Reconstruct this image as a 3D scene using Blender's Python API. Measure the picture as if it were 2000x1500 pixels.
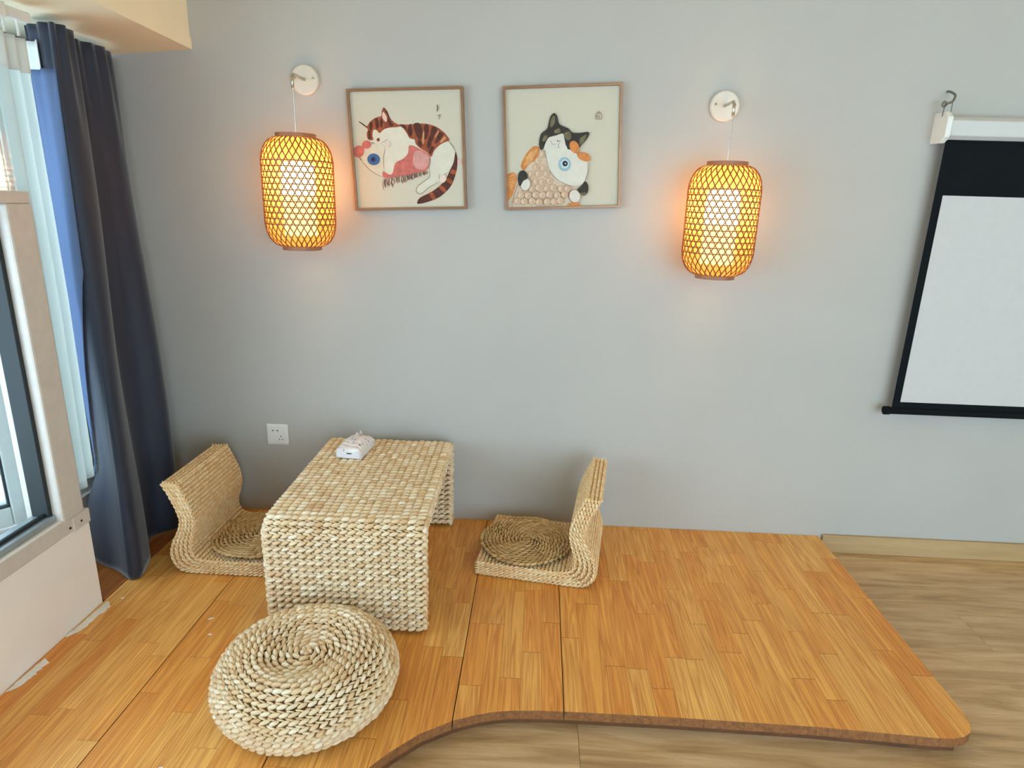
import bpy, bmesh, math, random
import numpy as np
from mathutils import Vector, Matrix
from mathutils.geometry import tessellate_polygon

random.seed(7); np.random.seed(7)
for o in list(bpy.data.objects): bpy.data.objects.remove(o)
SC = bpy.context.scene
COL = SC.collection

# ------------------------------------------------------------------ camera
CAM = np.array([0.0, -2.31424432, 1.23778549])
PITCH, YAW, ROLL, FPX = math.radians(16.03530971), math.radians(-2.16875433), math.radians(1.70025608), 1247.0
cp, sp, cy, sy = math.cos(PITCH), math.sin(PITCH), math.cos(YAW), math.sin(YAW)
FWD = np.array([sy*cp, cy*cp, -sp]); RT = np.array([cy, -sy, 0.0]); DN = np.cross(FWD, RT)
cr, sr = math.cos(ROLL), math.sin(ROLL)
R2, D2 = cr*RT - sr*DN, sr*RT + cr*DN
cd = bpy.data.cameras.new('camera'); cam = bpy.data.objects.new('camera', cd); COL.objects.link(cam)
cd.sensor_fit = 'HORIZONTAL'; cd.sensor_width = 36.0; cd.lens = 36.0*FPX/2000.0; cd.clip_start = 0.02
cam.matrix_world = Matrix(((R2[0], -D2[0], -FWD[0], CAM[0]), (R2[1], -D2[1], -FWD[1], CAM[1]),
                           (R2[2], -D2[2], -FWD[2], CAM[2]), (0, 0, 0, 1)))
SC.camera = cam

# ------------------------------------------------------------------ world, exposure
w = bpy.data.worlds.new('overcast_sky'); SC.world = w; w.use_nodes = True
bg = w.node_tree.nodes['Background']
bg.inputs['Color'].default_value = (0.60, 0.825, 1.0, 1); bg.inputs['Strength'].default_value = 4.6
SC.view_settings.view_transform = 'Standard'; SC.view_settings.look = 'None'
SC.view_settings.gamma = 1.0; SC.view_settings.use_curve_mapping = False
SC.view_settings.exposure = 0.42

# ------------------------------------------------------------------ helpers
def lin(r, g, b):
    f = lambda c: (c/255/12.92) if c/255 <= 0.04045 else ((c/255+0.055)/1.055)**2.4
    return (f(r), f(g), f(b), 1.0)

def link(o, parent=None):
    COL.objects.link(o)
    if parent is not None: o.parent = parent
    return o

def tag(o, label=None, cat=None, group=None, kind=None):
    if label: o['label'] = label
    if cat: o['category'] = cat
    if group: o['group'] = group
    if kind: o['kind'] = kind
    return o

def empty(name, loc=(0, 0, 0), rz=0.0):
    o = bpy.data.objects.new(name, None); COL.objects.link(o)
    o.location = loc; o.rotation_euler = (0, 0, rz); o.empty_display_size = 0.05
    return o

def mesh_obj(name, verts, faces, mat, parent=None, smooth=False):
    me = bpy.data.meshes.new(name)
    me.from_pydata([tuple(map(float, v)) for v in verts], [], [tuple(map(int, f)) for f in faces])
    me.update()
    if smooth: me.polygons.foreach_set('use_smooth', [True]*len(me.polygons))
    for m in (mat if isinstance(mat, (list, tuple)) else [mat]): me.materials.append(m)
    return link(bpy.data.objects.new(name, me), parent)

class MB:
    """collects shapes for ONE part"""
    def __init__(s): s.v = []; s.f = []
    def add(s, v, f):
        n = len(s.v); s.v += [tuple(p) for p in v]; s.f += [tuple(i+n for i in q) for q in f]; return s
    def box(s, a, b):
        (x0, y0, z0), (x1, y1, z1) = a, b
        return s.add([(x0,y0,z0),(x1,y0,z0),(x1,y1,z0),(x0,y1,z0),(x0,y0,z1),(x1,y0,z1),(x1,y1,z1),(x0,y1,z1)],
                     [(3,2,1,0),(4,5,6,7),(0,1,5,4),(1,2,6,5),(2,3,7,6),(3,0,4,7)])
    def tube(s, pts, r, n=8, caps=True):
        pts = [Vector(p) for p in pts]; rs = r if isinstance(r, (list, tuple)) else [r]*len(pts)
        vs, fs = [], []; up = Vector((0, 0, 1))
        t0 = (pts[1]-pts[0]).normalized()
        nrm = t0.cross(up) if abs(t0.dot(up)) < .95 else t0.cross(Vector((1, 0, 0)))
        nrm.normalize()
        for i, p in enumerate(pts):
            t = (pts[min(i+1, len(pts)-1)] - pts[max(i-1, 0)]).normalized()
            nrm = (nrm - t*nrm.dot(t)).normalized(); b = t.cross(nrm)
            for k in range(n):
                a = 2*math.pi*k/n; vs.append(p + (nrm*math.cos(a)+b*math.sin(a))*rs[i])
        for i in range(len(pts)-1):
            for k in range(n):
                k2 = (k+1) % n; fs.append((i*n+k, i*n+k2, (i+1)*n+k2, (i+1)*n+k))
        if caps: fs.append(tuple(reversed(range(n)))); fs.append(tuple((len(pts)-1)*n+k for k in range(n)))
        return s.add(vs, fs)
    def lathe(s, prof, n=32, c=(0, 0, 0), axis='Z', closed=False):
        vs, fs = [], []
        for (r, z) in prof:
            for k in range(n):
                a = 2*math.pi*k/n; x, y = r*math.cos(a), r*math.sin(a)
                p = (x, y, z) if axis == 'Z' else ((x, -z, y) if axis == 'Y' else (z, x, y))
                vs.append((p[0]+c[0], p[1]+c[1], p[2]+c[2]))
        m = len(prof)
        for i in range(m if closed else m-1):
            j = (i+1) % m
            for k in range(n):
                k2 = (k+1) % n; fs.append((i*n+k, i*n+k2, j*n+k2, j*n+k))
        return s.add(vs, fs)
    def prism(s, poly, z0, z1):
        """poly ccw xy, extruded"""
        n = len(poly)
        tri = tessellate_polygon([[Vector((p[0], p[1], 0)) for p in poly]])
        vs = [(p[0], p[1], z1) for p in poly] + [(p[0], p[1], z0) for p in poly]
        fs = []
        for t in tri:
            a, b, c = [Vector(poly[i]) for i in t]
            ccw = (b-a).cross(c-a) > 0
            t = tuple(t) if ccw else tuple(reversed(t))
            fs.append(t); fs.append(tuple(i+n for i in reversed(t)))
        for i in range(n):
            j = (i+1) % n; fs.append((i, i+n, j+n, j))
        return s.add(vs, fs)
    def build(s, name, mat, parent=None, smooth=False, bevel=0, seg=2):
        o = mesh_obj(name, s.v, s.f, mat, parent, smooth)
        if bevel:
            m = o.modifiers.new('bevel', 'BEVEL'); m.width = bevel; m.segments = seg; m.limit_method = 'ANGLE'
            m.angle_limit = math.radians(40)
        return o

def bx(name, a, b, mat, parent=None, bevel=0):
    return MB().box([min(p, q) for p, q in zip(a, b)], [max(p, q) for p, q in zip(a, b)]).build(name, mat, parent, bevel=bevel)

def structure(o): o['kind'] = 'structure'; return o

def catmull(pts, k=6, closed=True):
    pts = [np.array(p, float) for p in pts]; n = len(pts); out = []
    rng = range(n) if closed else range(n-1)
    for i in rng:
        g = (lambda j: pts[j % n]) if closed else (lambda j: pts[min(max(j, 0), n-1)])
        p0, p1, p2, p3 = g(i-1), g(i), g(i+1), g(i+2)
        for q in range(k):
            t = q/k
            out.append(.5*((2*p1)+(-p0+p2)*t+(2*p0-5*p1+4*p2-p3)*t*t+(-p0+3*p1-3*p2+p3)*t**3))
    if not closed: out.append(pts[-1])
    return [tuple(p) for p in out]

def resample(path, step):
    P = np.array(path, float); d = np.r_[0, np.cumsum(np.linalg.norm(np.diff(P, axis=0), axis=1))]
    n = max(1, int(round(d[-1]/step))); s = (np.arange(n)+.5)*d[-1]/n
    Q = np.array([np.interp(s, d, P[:, i]) for i in range(P.shape[1])]).T
    e = 1e-4
    T = np.array([np.interp(np.minimum(s+e, d[-1]), d, P[:, i])-np.interp(np.maximum(s-e, 0), d, P[:, i]) for i in range(P.shape[1])]).T
    return Q, T/np.linalg.norm(T, axis=1)[:, None]

# ------------------------------------------------------------------ materials
class NT:
    def __init__(s, name):
        s.m = bpy.data.materials.new(name); s.m.use_nodes = True; s.t = s.m.node_tree; s.n = s.t.nodes
        s.p = s.n['Principled BSDF']; s.out = s.n['Material Output']
    def node(s, kind, **kw):
        nd = s.n.new(kind)
        for k, v in kw.items():
            if k in nd.inputs: nd.inputs[k].default_value = v
            else: setattr(nd, k, v)
        return nd
    def ln(s, a, b): s.t.links.new(a, b)
    def coords(s, scale=(1, 1, 1), rand=0.0):
        tc = s.node('ShaderNodeTexCoord'); mp = s.node('ShaderNodeMapping'); mp.inputs['Scale'].default_value = scale
        s.ln(tc.outputs['Object'], mp.inputs['Vector'])
        if rand:
            oi = s.node('ShaderNodeObjectInfo'); mu = s.node('ShaderNodeVectorMath', operation='MULTIPLY')
            cb = s.node('ShaderNodeCombineXYZ')
            for i in range(3): s.ln(oi.outputs['Random'], cb.inputs[i])
            mu.inputs[1].default_value = (rand, rand*1.7, rand*.6)
            s.ln(cb.outputs[0], mu.inputs[0]); s.ln(mu.outputs[0], mp.inputs['Location'])
        return mp.outputs['Vector']
    def noise(s, vec, scale=5, detail=4, rough=.55, dist=0.0):
        nd = s.node('ShaderNodeTexNoise', Scale=scale, Detail=detail, Roughness=rough, Distortion=dist)
        s.ln(vec, nd.inputs['Vector']); return nd.outputs['Fac']
    def ramp(s, fac, stops):
        r = s.node('ShaderNodeValToRGB'); e = r.color_ramp.elements
        while len(e) < len(stops): e.new(.5)
        for i, (p, c) in enumerate(stops): e[i].position = p; e[i].color = c
        s.ln(fac, r.inputs['Fac']); return r.outputs['Color']
    def mix(s, a, b, fac, mode='MIX'):
        m = s.node('ShaderNodeMix', data_type='RGBA', blend_type=mode)
        for sock, v in ((m.inputs[6], a), (m.inputs[7], b), (m.inputs[0], fac)):
            if isinstance(v, (tuple, float, int)): sock.default_value = v
            else: s.ln(v, sock)
        return m.outputs[2]
    def bump(s, h, strength=.3, dist=.002):
        b = s.node('ShaderNodeBump', Strength=strength, Distance=dist); s.ln(h, b.inputs['Height'])
        s.ln(b.outputs['Normal'], s.p.inputs['Normal'])
    def color(s, c):
        if isinstance(c, tuple): s.p.inputs['Base Color'].default_value = c
        else: s.ln(c, s.p.inputs['Base Color'])
    def set(s, rough=.6, metal=0.0, spec=.5):
        s.p.inputs['Roughness'].default_value = rough; s.p.inputs['Metallic'].default_value = metal
        s.p.inputs['Specular IOR Level'].default_value = spec; return s

def plain(name, rgb, rough=.6, metal=0.0, var=.06, nscale=30, bump=0.0, spec=.5):
    t = NT(name).set(rough, metal, spec); v = t.coords(); c = lin(*rgb)
    f = t.noise(v, nscale)
    dk = tuple(x*(1-var) for x in c[:3])+(1,); lt = tuple(min(1, x*(1+var)) for x in c[:3])+(1,)
    t.color(t.ramp(f, [(.3, dk), (.7, lt)]))
    if bump: t.bump(f, bump, .001)
    return t.m

def plaster(name, rgb, var=.03):
    t = NT(name).set(.85, 0, .25); v = t.coords(); c = lin(*rgb)
    big = t.noise(v, 2.2, 3); fine = t.noise(v, 120, 3)
    dk = tuple(x*(1-var) for x in c[:3])+(1,); lt = tuple(min(1, x*(1+var)) for x in c[:3])+(1,)
    t.color(t.ramp(big, [(.3, dk), (.7, lt)])); t.bump(t.mix(big, fine, .6), .12, .004); return t.m

def stave_mat(name, light, mid, dark):
    """oiled pine; every stave keeps its own tone and its own growth rings"""
    t = NT(name).set(.40, 0, .4)
    oi = t.node('ShaderNodeObjectInfo')
    base = t.ramp(oi.outputs['Random'], [(0, lin(*mid)), (.45, lin(*[(a+b)/2 for a, b in zip(mid, light)])), (1, lin(*light))])
    v = t.coords((1, .034, 1), 37.0)
    rings = t.noise(v, 36, 2.2, .5, .2)
    vein = t.ramp(rings, [(.36, (0, 0, 0, 1)), (.43, (.9, .9, .9, 1)), (.465, (.1, .1, .1, 1)), (.52, (.75, .75, .75, 1)), (.555, (0, 0, 0, 1)), (.62, (.8, .8, .8, 1)), (.68, (.05, .05, .05, 1))])
    v2 = t.coords((1, .04, 1), 91.0); fine = t.noise(v2, 300, 3, .6); blot = t.noise(t.coords((1, .4, 1), 11.0), 9, 2)
    c = t.mix(base, lin(*dark), t.mix(vein, (0, 0, 0, 1), .35))
    c = t.mix(c, t.ramp(blot, [(.3, (.86, .80, .72, 1)), (.7, (1, 1, 1, 1))]), .8, 'MULTIPLY')
    c = t.mix(c, t.ramp(fine, [(.35, (.80, .74, .66, 1)), (.6, (1, 1, 1, 1))]), .45, 'MULTIPLY')
    t.color(c); t.bump(fine, .05, .0005); return t.m

def straw(name, cols, rough=.7, edge=(120, 90, 52)):
    """dried plant fibre; every strand keeps its own tint"""
    t = NT(name).set(rough, 0, .3)
    g = t.node('ShaderNodeNewGeometry'); v = t.coords((1, 1, 1))
    oi = t.node('ShaderNodeObjectInfo'); ad = t.node('ShaderNodeMath', operation='ADD'); fr = t.node('ShaderNodeMath', operation='FRACT')
    ml = t.node('ShaderNodeMath', operation='MULTIPLY'); ml.inputs[1].default_value = 7.31
    t.ln(oi.outputs['Random'], ml.inputs[0]); t.ln(ml.outputs[0], ad.inputs[0]); t.ln(g.outputs['Random Per Island'], ad.inputs[1]); t.ln(ad.outputs[0], fr.inputs[0])
    c = t.ramp(fr.outputs[0], [(i/(len(cols)-1), lin(*k)) for i, k in enumerate(cols)])
    patch = t.noise(v, 9, 2); fib = t.noise(v, 420, 2)
    c = t.mix(c, t.ramp(patch, [(.35, (.86, .80, .70, 1)), (.65, (1, 1, 1, 1))]), .35, 'MULTIPLY')
    c = t.mix(c, t.ramp(fib, [(.35, (.80, .76, .70, 1)), (.6, (1, 1, 1, 1))]), .35, 'MULTIPLY')
    t.color(c); t.bump(fib, .25, .001); return t.m

def glass_mat(name, tint=(.96, .985, .985)):
    t = NT(name); t.n.remove(t.p)
    tr = t.node('ShaderNodeBsdfTransparent', Color=(*tint, 1)); gl = t.node('ShaderNodeBsdfGlossy', Roughness=.01)
    fr = t.node('ShaderNodeLayerWeight', Blend=.5); mx = t.node('ShaderNodeMixShader')
    pw = t.node('ShaderNodeMath', operation='POWER'); pw.inputs[1].default_value = 3.5; t.ln(fr.outputs['Facing'], pw.inputs[0])
    ma = t.node('ShaderNodeMath', operation='MULTIPLY_ADD'); ma.inputs[1].default_value = .85; ma.inputs[2].default_value = .045
    t.ln(pw.outputs[0], ma.inputs[0]); t.ln(ma.outputs[0], mx.inputs[0]); t.ln(tr.outputs[0], mx.inputs[1]); t.ln(gl.outputs[0], mx.inputs[2])
    t.ln(mx.outputs[0], t.out.inputs['Surface']); return t.m

def cloth_mat(name, rgb, transl=.5, transp=.3, rough=.8, weave=900):
    """thin cloth: part diffuse, part lets light through"""
    t = NT(name); t.n.remove(t.p); c = lin(*rgb); v = t.coords()
    f = t.noise(v, weave, 2); col = t.ramp(f, [(.3, tuple(x*.92 for x in c[:3])+(1,)), (.7, c)])
    d = t.node('ShaderNodeBsdfDiffuse'); tl = t.node('ShaderNodeBsdfTranslucent'); tr = t.node('ShaderNodeBsdfTransparent')
    t.ln(col, d.inputs['Color']); t.ln(col, tl.inputs['Color'])
    m1 = t.node('ShaderNodeMixShader'); m1.inputs[0].default_value = transl
    t.ln(d.outputs[0], m1.inputs[1]); t.ln(tl.outputs[0], m1.inputs[2])
    m2 = t.node('ShaderNodeMixShader'); m2.inputs[0].default_value = transp
    t.ln(m1.outputs[0], m2.inputs[1]); t.ln(tr.outputs[0], m2.inputs[2]); t.ln(m2.outputs[0], t.out.inputs['Surface'])
    return t.m

def emit(name, rgb, strength):
    t = NT(name); t.n.remove(t.p); e = t.node('ShaderNodeEmission', Color=(*rgb, 1), Strength=strength)
    t.ln(e.outputs[0], t.out.inputs['Surface']); return t.m

M = {}
M['wall'] = plaster('wall_paint', (186, 182, 176))
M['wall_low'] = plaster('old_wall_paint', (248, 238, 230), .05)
M['ceiling'] = plaster('ceiling_paint', (248, 218, 160))
M['soffit'] = plaster('soffit_paint', (252, 236, 204))
M['putty'] = plain('white_putty', (236, 234, 228), .8, bump=.3)
M['pvc'] = plain('white_plastic', (232, 230, 224), .4, var=.03)
M['pvc_grey'] = plain('grey_window_profile', (176, 184, 182), .4, var=.05)
M['gasket'] = plain('black_rubber', (28, 34, 36), .6)
M['frame_beige'] = plain('beige_window_profile', (206, 196, 186), .5, var=.05)
M['alu'] = plain('brushed_aluminium', (168, 178, 184), .35, .6)
M['glass'] = glass_mat('window_glass')
M['concrete'] = plain('grey_concrete', (130, 132, 128), .9, var=.25, nscale=14)
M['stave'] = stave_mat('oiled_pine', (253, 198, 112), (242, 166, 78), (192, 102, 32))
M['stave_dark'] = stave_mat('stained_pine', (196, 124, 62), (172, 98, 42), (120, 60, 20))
M['end_grain'] = plain('oiled_end_grain', (138, 88, 48), .6, var=.3, nscale=90)
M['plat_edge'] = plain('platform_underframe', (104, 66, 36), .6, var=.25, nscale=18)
M['straw'] = straw('water_hyacinth', [(244, 222, 186), (232, 200, 158), (250, 234, 208), (222, 184, 140), (246, 226, 194)])
M['straw_warm'] = straw('fine_hyacinth', [(250, 216, 166), (240, 198, 146), (253, 230, 190), (246, 208, 156)])
M['rush'] = straw('brown_rush', [(214, 180, 128), (188, 152, 102), (228, 196, 146), (200, 164, 112)])
M['core'] = plain('woven_core', (112, 84, 50), .9, var=.2)  # shade put into the colour: darker than the straw, so gaps show dark
M['core_light'] = plain('woven_light_core', (176, 138, 90), .9, var=.2)
M['core_dark'] = plain('rush_core', (70, 52, 30), .9, var=.2)

# wood look floor
t = NT('laminate_floor').set(.42, 0, .45); v = t.coords((.12, 1, 1), 53.0)
oi = t.node('ShaderNodeObjectInfo'); f1 = t.noise(v, 22, 6, .62, .8); f2 = t.noise(t.coords((.05, 1, 1), 21.0), 160, 3)
c = t.ramp(f1, [(.28, lin(166, 132, 90)), (.5, lin(204, 168, 124)), (.74, lin(226, 194, 154))])
c = t.mix(c, t.ramp(oi.outputs['Random'], [(0, (.86, .84, .82, 1)), (1, (1.04, 1.02, 1, 1))]), .8, 'MULTIPLY')
c = t.mix(c, t.ramp(f2, [(.35, (.8, .77, .74, 1)), (.6, (1, 1, 1, 1))]), .5, 'MULTIPLY')
t.color(c); M['laminate'] = t.m
t = NT('baseboard_wood').set(.5); f1 = t.noise(t.coords((.1, 1, 1)), 40, 4)
t.color(t.ramp(f1, [(.3, lin(178, 146, 102)), (.7, lin(194, 162, 118))])); M['base_wood'] = t.m

# ------------------------------------------------------------------ room shell
ZF = -0.065                    # laminate floor; the platform top is z = 0
XL = -1.318                    # inner face of the window wall
structure(bx('wall_back', (-1.75, 0, ZF-.05), (3.6, .15, 2.5), M['wall']))
structure(bx('wall_right', (3.6, -4.2, ZF-.05), (3.75, .15, 2.5), M['wall']))
wf = structure(MB().box((-1.75, -4.35, ZF-.05), (.2, -4.2, 2.5)).box((3.4, -4.35, ZF-.05), (3.75, -4.2, 2.5)).box((.2, -4.35, 2.1), (3.4, -4.2, 2.5)).build('wall_front', M['wall']))  # unseen wall, added with an opening sized to set the frontal daylight
structure(bx('ceiling', (-1.75, -4.2, 2.5), (3.75, .15, 2.6), M['ceiling']))
# window wall: low parapet, header, return of the recess behind the curtain
wl = structure(MB().prism([(XL, -4.2), (XL, -.65), (XL-.015, -.635), (-1.57, -.635), (-1.57, -4.2)], ZF-.05, .285).build('wall_left', M['wall_low']))
bx('recess_parapet', (-1.75, -.635, ZF-.05), (-1.56, 0, .20), M['wall_low'], wl)
bx('header', (-1.75, -4.2, 1.66), (XL-.06, -.66, 2.5), M['wall'], wl); bx('header', (-1.75, -.66, 1.66), (-1.58, 0, 2.5), M['wall'], wl)
def smear(name, a, b, w, seed):
    rnd = random.Random(seed); a, b = Vector(a), Vector(b); d = (b-a).normalized(); q = Vector((-d.y, d.x, 0))
    if q.x < 0: q = -q
    n = 16; up, lo = [], []
    for i in range(n+1):
        p = a+(b-a)*(i/n); e = min(1, (i+.6)/2.2)*min(1, (n-i+.6)/4.0)
        up.append(p+q*rnd.uniform(0, .003)+d*rnd.uniform(-.002, .002)); lo.append(p+q*(w*e*rnd.uniform(.82, 1.1))+d*rnd.uniform(-.003, .003))
    poly = [(p.x, p.y) for p in up] + [(p.x, p.y) for p in reversed(lo)]
    return MB().prism(poly, 0.0003, .0022).build(name, M['putty'], wl)
smear('putty_smear', (XL+.012, -.648, 0), (XL+.002, -.815, 0), .026, 1)
smear('putty_smear', (XL+.010, -.905, 0), (XL+.004, -1.03, 0), .024, 5)
# boxed soffit over the window
sf = structure(MB().add([(-1.60, 0, 1.664), (-1.197, 0, 1.693), (-1.16, -.6, 1.693), (-.95, -4.2, 1.693), (-1.60, -4.2, 1.664),
                         (-1.60, 0, 2.5), (-1.197, 0, 2.5), (-1.16, -.6, 2.5), (-.95, -4.2, 2.5), (-1.60, -4.2, 2.5)],
                        [(0, 1, 2, 3, 4), (9, 8, 7, 6, 5), (1, 6, 7, 2), (2, 7, 8, 3), (0, 5, 6, 1), (3, 8, 9, 4), (4, 9, 5, 0)]).build('trim_1', M['soffit']))
for z0, z1 in ((1.693, 1.728),):
    MB().add([(-1.197, -.001, z0), (-1.193, -.001, z0), (-1.156, -.6, z0), (-.946, -4.2, z0), (-.95, -4.2, z0), (-1.16, -.6, z0),
              (-1.197, -.001, z1), (-1.193, -.001, z1), (-1.156, -.6, z1), (-.946, -4.2, z1), (-.95, -4.2, z1), (-1.16, -.6, z1)],
             [(0, 5, 2, 1), (5, 4, 3, 2), (6, 7, 8, 11), (11, 8, 9, 10), (1, 2, 8, 7), (2, 3, 9, 8), (0, 1, 7, 6)]).build('edge_strip', M['soffit'], sf)

# laminate floor, every plank a piece
fl = structure(bx('floor', (-1.75, -4.2, ZF-.05), (3.6, 0, ZF-.012), M['concrete']))
PW, PL = .19, 1.21
row = 0; y = -.0
while y > -3.6:
    off = (row*.437) % PL; x = -1.3-off
    while x < 3.6:
        x0, x1 = max(x, -1.3), min(x+PL, 3.598)
        if x1-x0 > .05:
            bx('plank', (x0+.0004, y-PW+.0004, ZF-.012), (x1-.0004, y-.0004, ZF), M['laminate'], fl, .0008)
        x += PL
    y -= PW; row += 1
tb = structure(bx('baseboard_back', (1.153, -.014, ZF), (3.598, -.0, .010), M['base_wood'], None, .002))

# ------------------------------------------------------------------ raised pine platform: panels of glued staves
FRONT = [(-2.0, -2.12), (-.62, -2.12), (-.60, -2.0), (-.56, -1.75), (-.52, -1.56), (-.46, -1.385), (-.40, -1.272), (-.34, -1.185), (-.304, -1.141), (-.244, -1.083),
         (-.169, -1.036), (-.114, -1.014), (-.07, -1.001), (-.026, -.993), (.04, -.988), (.108, -.986), (.361, -.984), (.74, -.988), (1.02, -1.001), (1.06, -1.0),
         (1.09, -.992), (1.112, -.979), (1.126, -.962), (1.134, -.94), (1.14, -.90)]
FX, FY = [p[0] for p in FRONT], [p[1] for p in FRONT]
yf = lambda x: float(np.interp(x, FX, FY))
plat = empty('platform', (0, 0, ZF)); tag(plat, 'low honey-coloured pine platform with a curved front edge along the wall', 'platform')
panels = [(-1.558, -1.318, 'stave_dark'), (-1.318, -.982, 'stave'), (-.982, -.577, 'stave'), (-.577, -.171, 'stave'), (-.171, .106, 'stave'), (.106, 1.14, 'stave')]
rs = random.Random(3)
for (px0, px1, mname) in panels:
    board = empty('board', (0, 0, 0)); board.parent = plat; board.location = (0, 0, -ZF)
    gap = .0011
    nst = max(1, round((px1-px0)/.058)); xs = [px0+gap+(px1-px0-2*gap)*i/nst for i in range(nst+1)]
    for i in range(1, nst): xs[i] += rs.uniform(-.008, .008)
    for i in range(nst):
        x0, x1 = xs[i]+.0001, xs[i+1]-.0001
        yend = -.637 if px1 <= -1.31 else None
        y = -.001+rs.uniform(0, .25)
        lim = yend if yend else min(yf(x0), yf(x1))
        while y > lim:
            ln = rs.uniform(.22, .46); a = min(y, -.001); b = y-ln
            if b < lim+.09: b = -9
            if a > -.001+.0001: a = -.001
            if a - b > .01:
                if b == -9:
                    if yend: fr = [(x0, yend), (x1, yend)]
                    else:
                        xx = [x0]+[q for q in FX if x0+.003 < q < x1-.003]+[x1]; fr = [(q, yf(q)) for q in xx]
                else: fr = [(x0, b+.0001), (x1, b+.0001)]
                poly = fr + [(x1, a-.0001), (x0, a-.0001)]
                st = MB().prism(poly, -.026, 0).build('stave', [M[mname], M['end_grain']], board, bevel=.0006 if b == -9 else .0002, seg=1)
                st.data.polygons.foreach_set('material_index', [0 if abs(p.normal.z) > .5 else 1 for p in st.data.polygons])
            y = b
# recessed underframe that follows the front edge
XX = sorted(set([q for q in FX if -1.3 < q < 1.09]+list(np.linspace(-.62, 1.09, 40))))
uf = MB(); vv = []
for q in XX:
    for (dy, z) in ((.03, ZF), (.03, -.0265), (.07, -.0265), (.07, ZF)): vv.append((q, yf(min(q, 1.06))+dy, z-ZF))
ff = []
for i in range(len(XX)-1):
    for k in range(4): ff.append((i*4+k, i*4+(k+1) % 4, (i+1)*4+(k+1) % 4, (i+1)*4+k))
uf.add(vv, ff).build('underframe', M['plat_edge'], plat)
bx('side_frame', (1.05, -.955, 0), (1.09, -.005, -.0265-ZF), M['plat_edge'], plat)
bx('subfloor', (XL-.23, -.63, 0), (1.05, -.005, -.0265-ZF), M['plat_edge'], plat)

for k, (x, y, l, r) in enumerate(((-.948, -.702, .009, .5), (-.915, -.772, .005, .2), (-1.27, -.625, .005, 0), (-.80, -1.22, .006, .4), (-.72, -1.06, .004, 1))):
    c_ = MB().prism([(-l, -.0015), (-.3*l, -.0028), (l, -.001), (.8*l, .0018), (-.5*l, .0022)], 0, .0016).build('paint_crumb', M['putty'])
    c_.location = (x, y, .0002); c_.rotation_euler = (0, 0, r)
    tag(c_, ['longest white paint crumb on the boards below the left chair', 'small white paint crumb just below the longest crumb', 'white paint crumb beside the corner of the window wall', 'white paint crumb on the boards left of the pouffe near the bottom edge', 'tiny white paint crumb close to the left side of the pouffe'][k], 'paint crumb', 'paint crumbs on the platform')

# ------------------------------------------------------------------ window_1 in the left wall
w1 = empty('window_1', (XL, -.7, .285)); structure(w1)
def wpart(name, a, b, mat, par=w1, bevel=.002):
    off = w1.location; o = bx(name, tuple(p-q for p, q in zip(a, off)), tuple(p-q for p, q in zip(b, off)), mat, par, bevel); return o
wpart('sill_frame', (XL-.10, -4.2, .285), (XL+.006, -.70, .335), M['frame_beige'], bevel=.004)
wpart('track', (XL-.075, -4.2, .335), (XL-.012, -.75, .352), M['alu'])
wpart('gasket', (XL-.04, -4.2, .352), (XL-.03, -.75, .362), M['gasket'])
post = wpart('post', (XL-.10, -.752, .325), (XL+.008, -.668, 1.195), M['frame_beige'], bevel=.006)
wpart('gasket', (XL-.07, -.766, .352), (XL-.02, -.752, 1.195), M['gasket'])
wpart('post_foot', (XL-.04, -.72, .283), (XL+.010, -.652, .327), M['frame_beige'], bevel=.003)
for yy in (-.69, -.735):
    wpart('screw', (XL+.008, yy-.003, .300), (XL+.0115, yy+.003, .306), M['gasket'], bevel=.001)
wpart('transom', (XL-.10, -4.2, 1.195), (XL+.004, -.667, 1.225), M['frame_beige'], bevel=.003)
wpart('transom_gasket', (XL-.06, -4.2, 1.187), (XL-.02, -.767, 1.195), M['gasket'])
wpart('pane', (XL-.030, -1.66, 1.225), (XL-.024, -.667, 1.66), M['glass'], bevel=0)
wpart('head_frame', (XL-.10, -4.2, 1.63), (XL+.004, -.64, 1.663), M['pvc'])
wpart('side_jamb', (XL-.10, -.668, .285), (XL-.05, -.65, 1.66), M['frame_beige'])
for yy in (-1.66, -2.56, -3.4):
    wpart('mullion', (XL-.09, yy-.03, .335), (XL+.004, yy+.03, 1.66), M['frame_beige'])
for y0, y1 in ((-2.53, -1.69), (-3.37, -2.59)):
    wpart('pane', (XL-.03, y0, .352), (XL-.024, y1, 1.195), M['glass'], bevel=0)
    wpart('pane', (XL-.03, y0, 1.225), (XL-.024, y1, 1.63), M['glass'], bevel=0)
wpart('ledge', (XL-.40, -4.2, .22), (XL-.10, -.645, .283), M['concrete'])
# open casement, hinged on the post and swung outwards
sash = empty('sash'); sash.parent = w1; sash.location = (-.117, .01, .018)
sash.rotation_euler = (0, 0, math.radians(-38))
SW, SH, SF = .80, .88, .058       # local: runs along -y
bx('stile', (-.05, -SF, 0), (0, 0, SH), M['pvc_grey'], sash, .004)
bx('stile', (-.05, -SW, 0), (0, -SW+SF, SH), M['pvc_grey'], sash, .004)
bx('rail', (-.05, -SW+SF, 0), (0, -SF, SF), M['pvc_grey'], sash, .004)
bx('rail', (-.05, -SW+SF, SH-SF), (0, -SF, SH), M['pvc_grey'], sash, .004)
bx('gasket', (-.018, -SW+SF, SF), (-.004, -SF, SF+.006), M['gasket'], sash)
bx('gasket', (-.018, -SF-.006, SF), (-.004, -SF, SH-SF), M['gasket'], sash)
bx('pane', (-.030, -SW+SF, SF), (-.024, -SF, SH-SF), M['glass'], sash)
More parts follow.
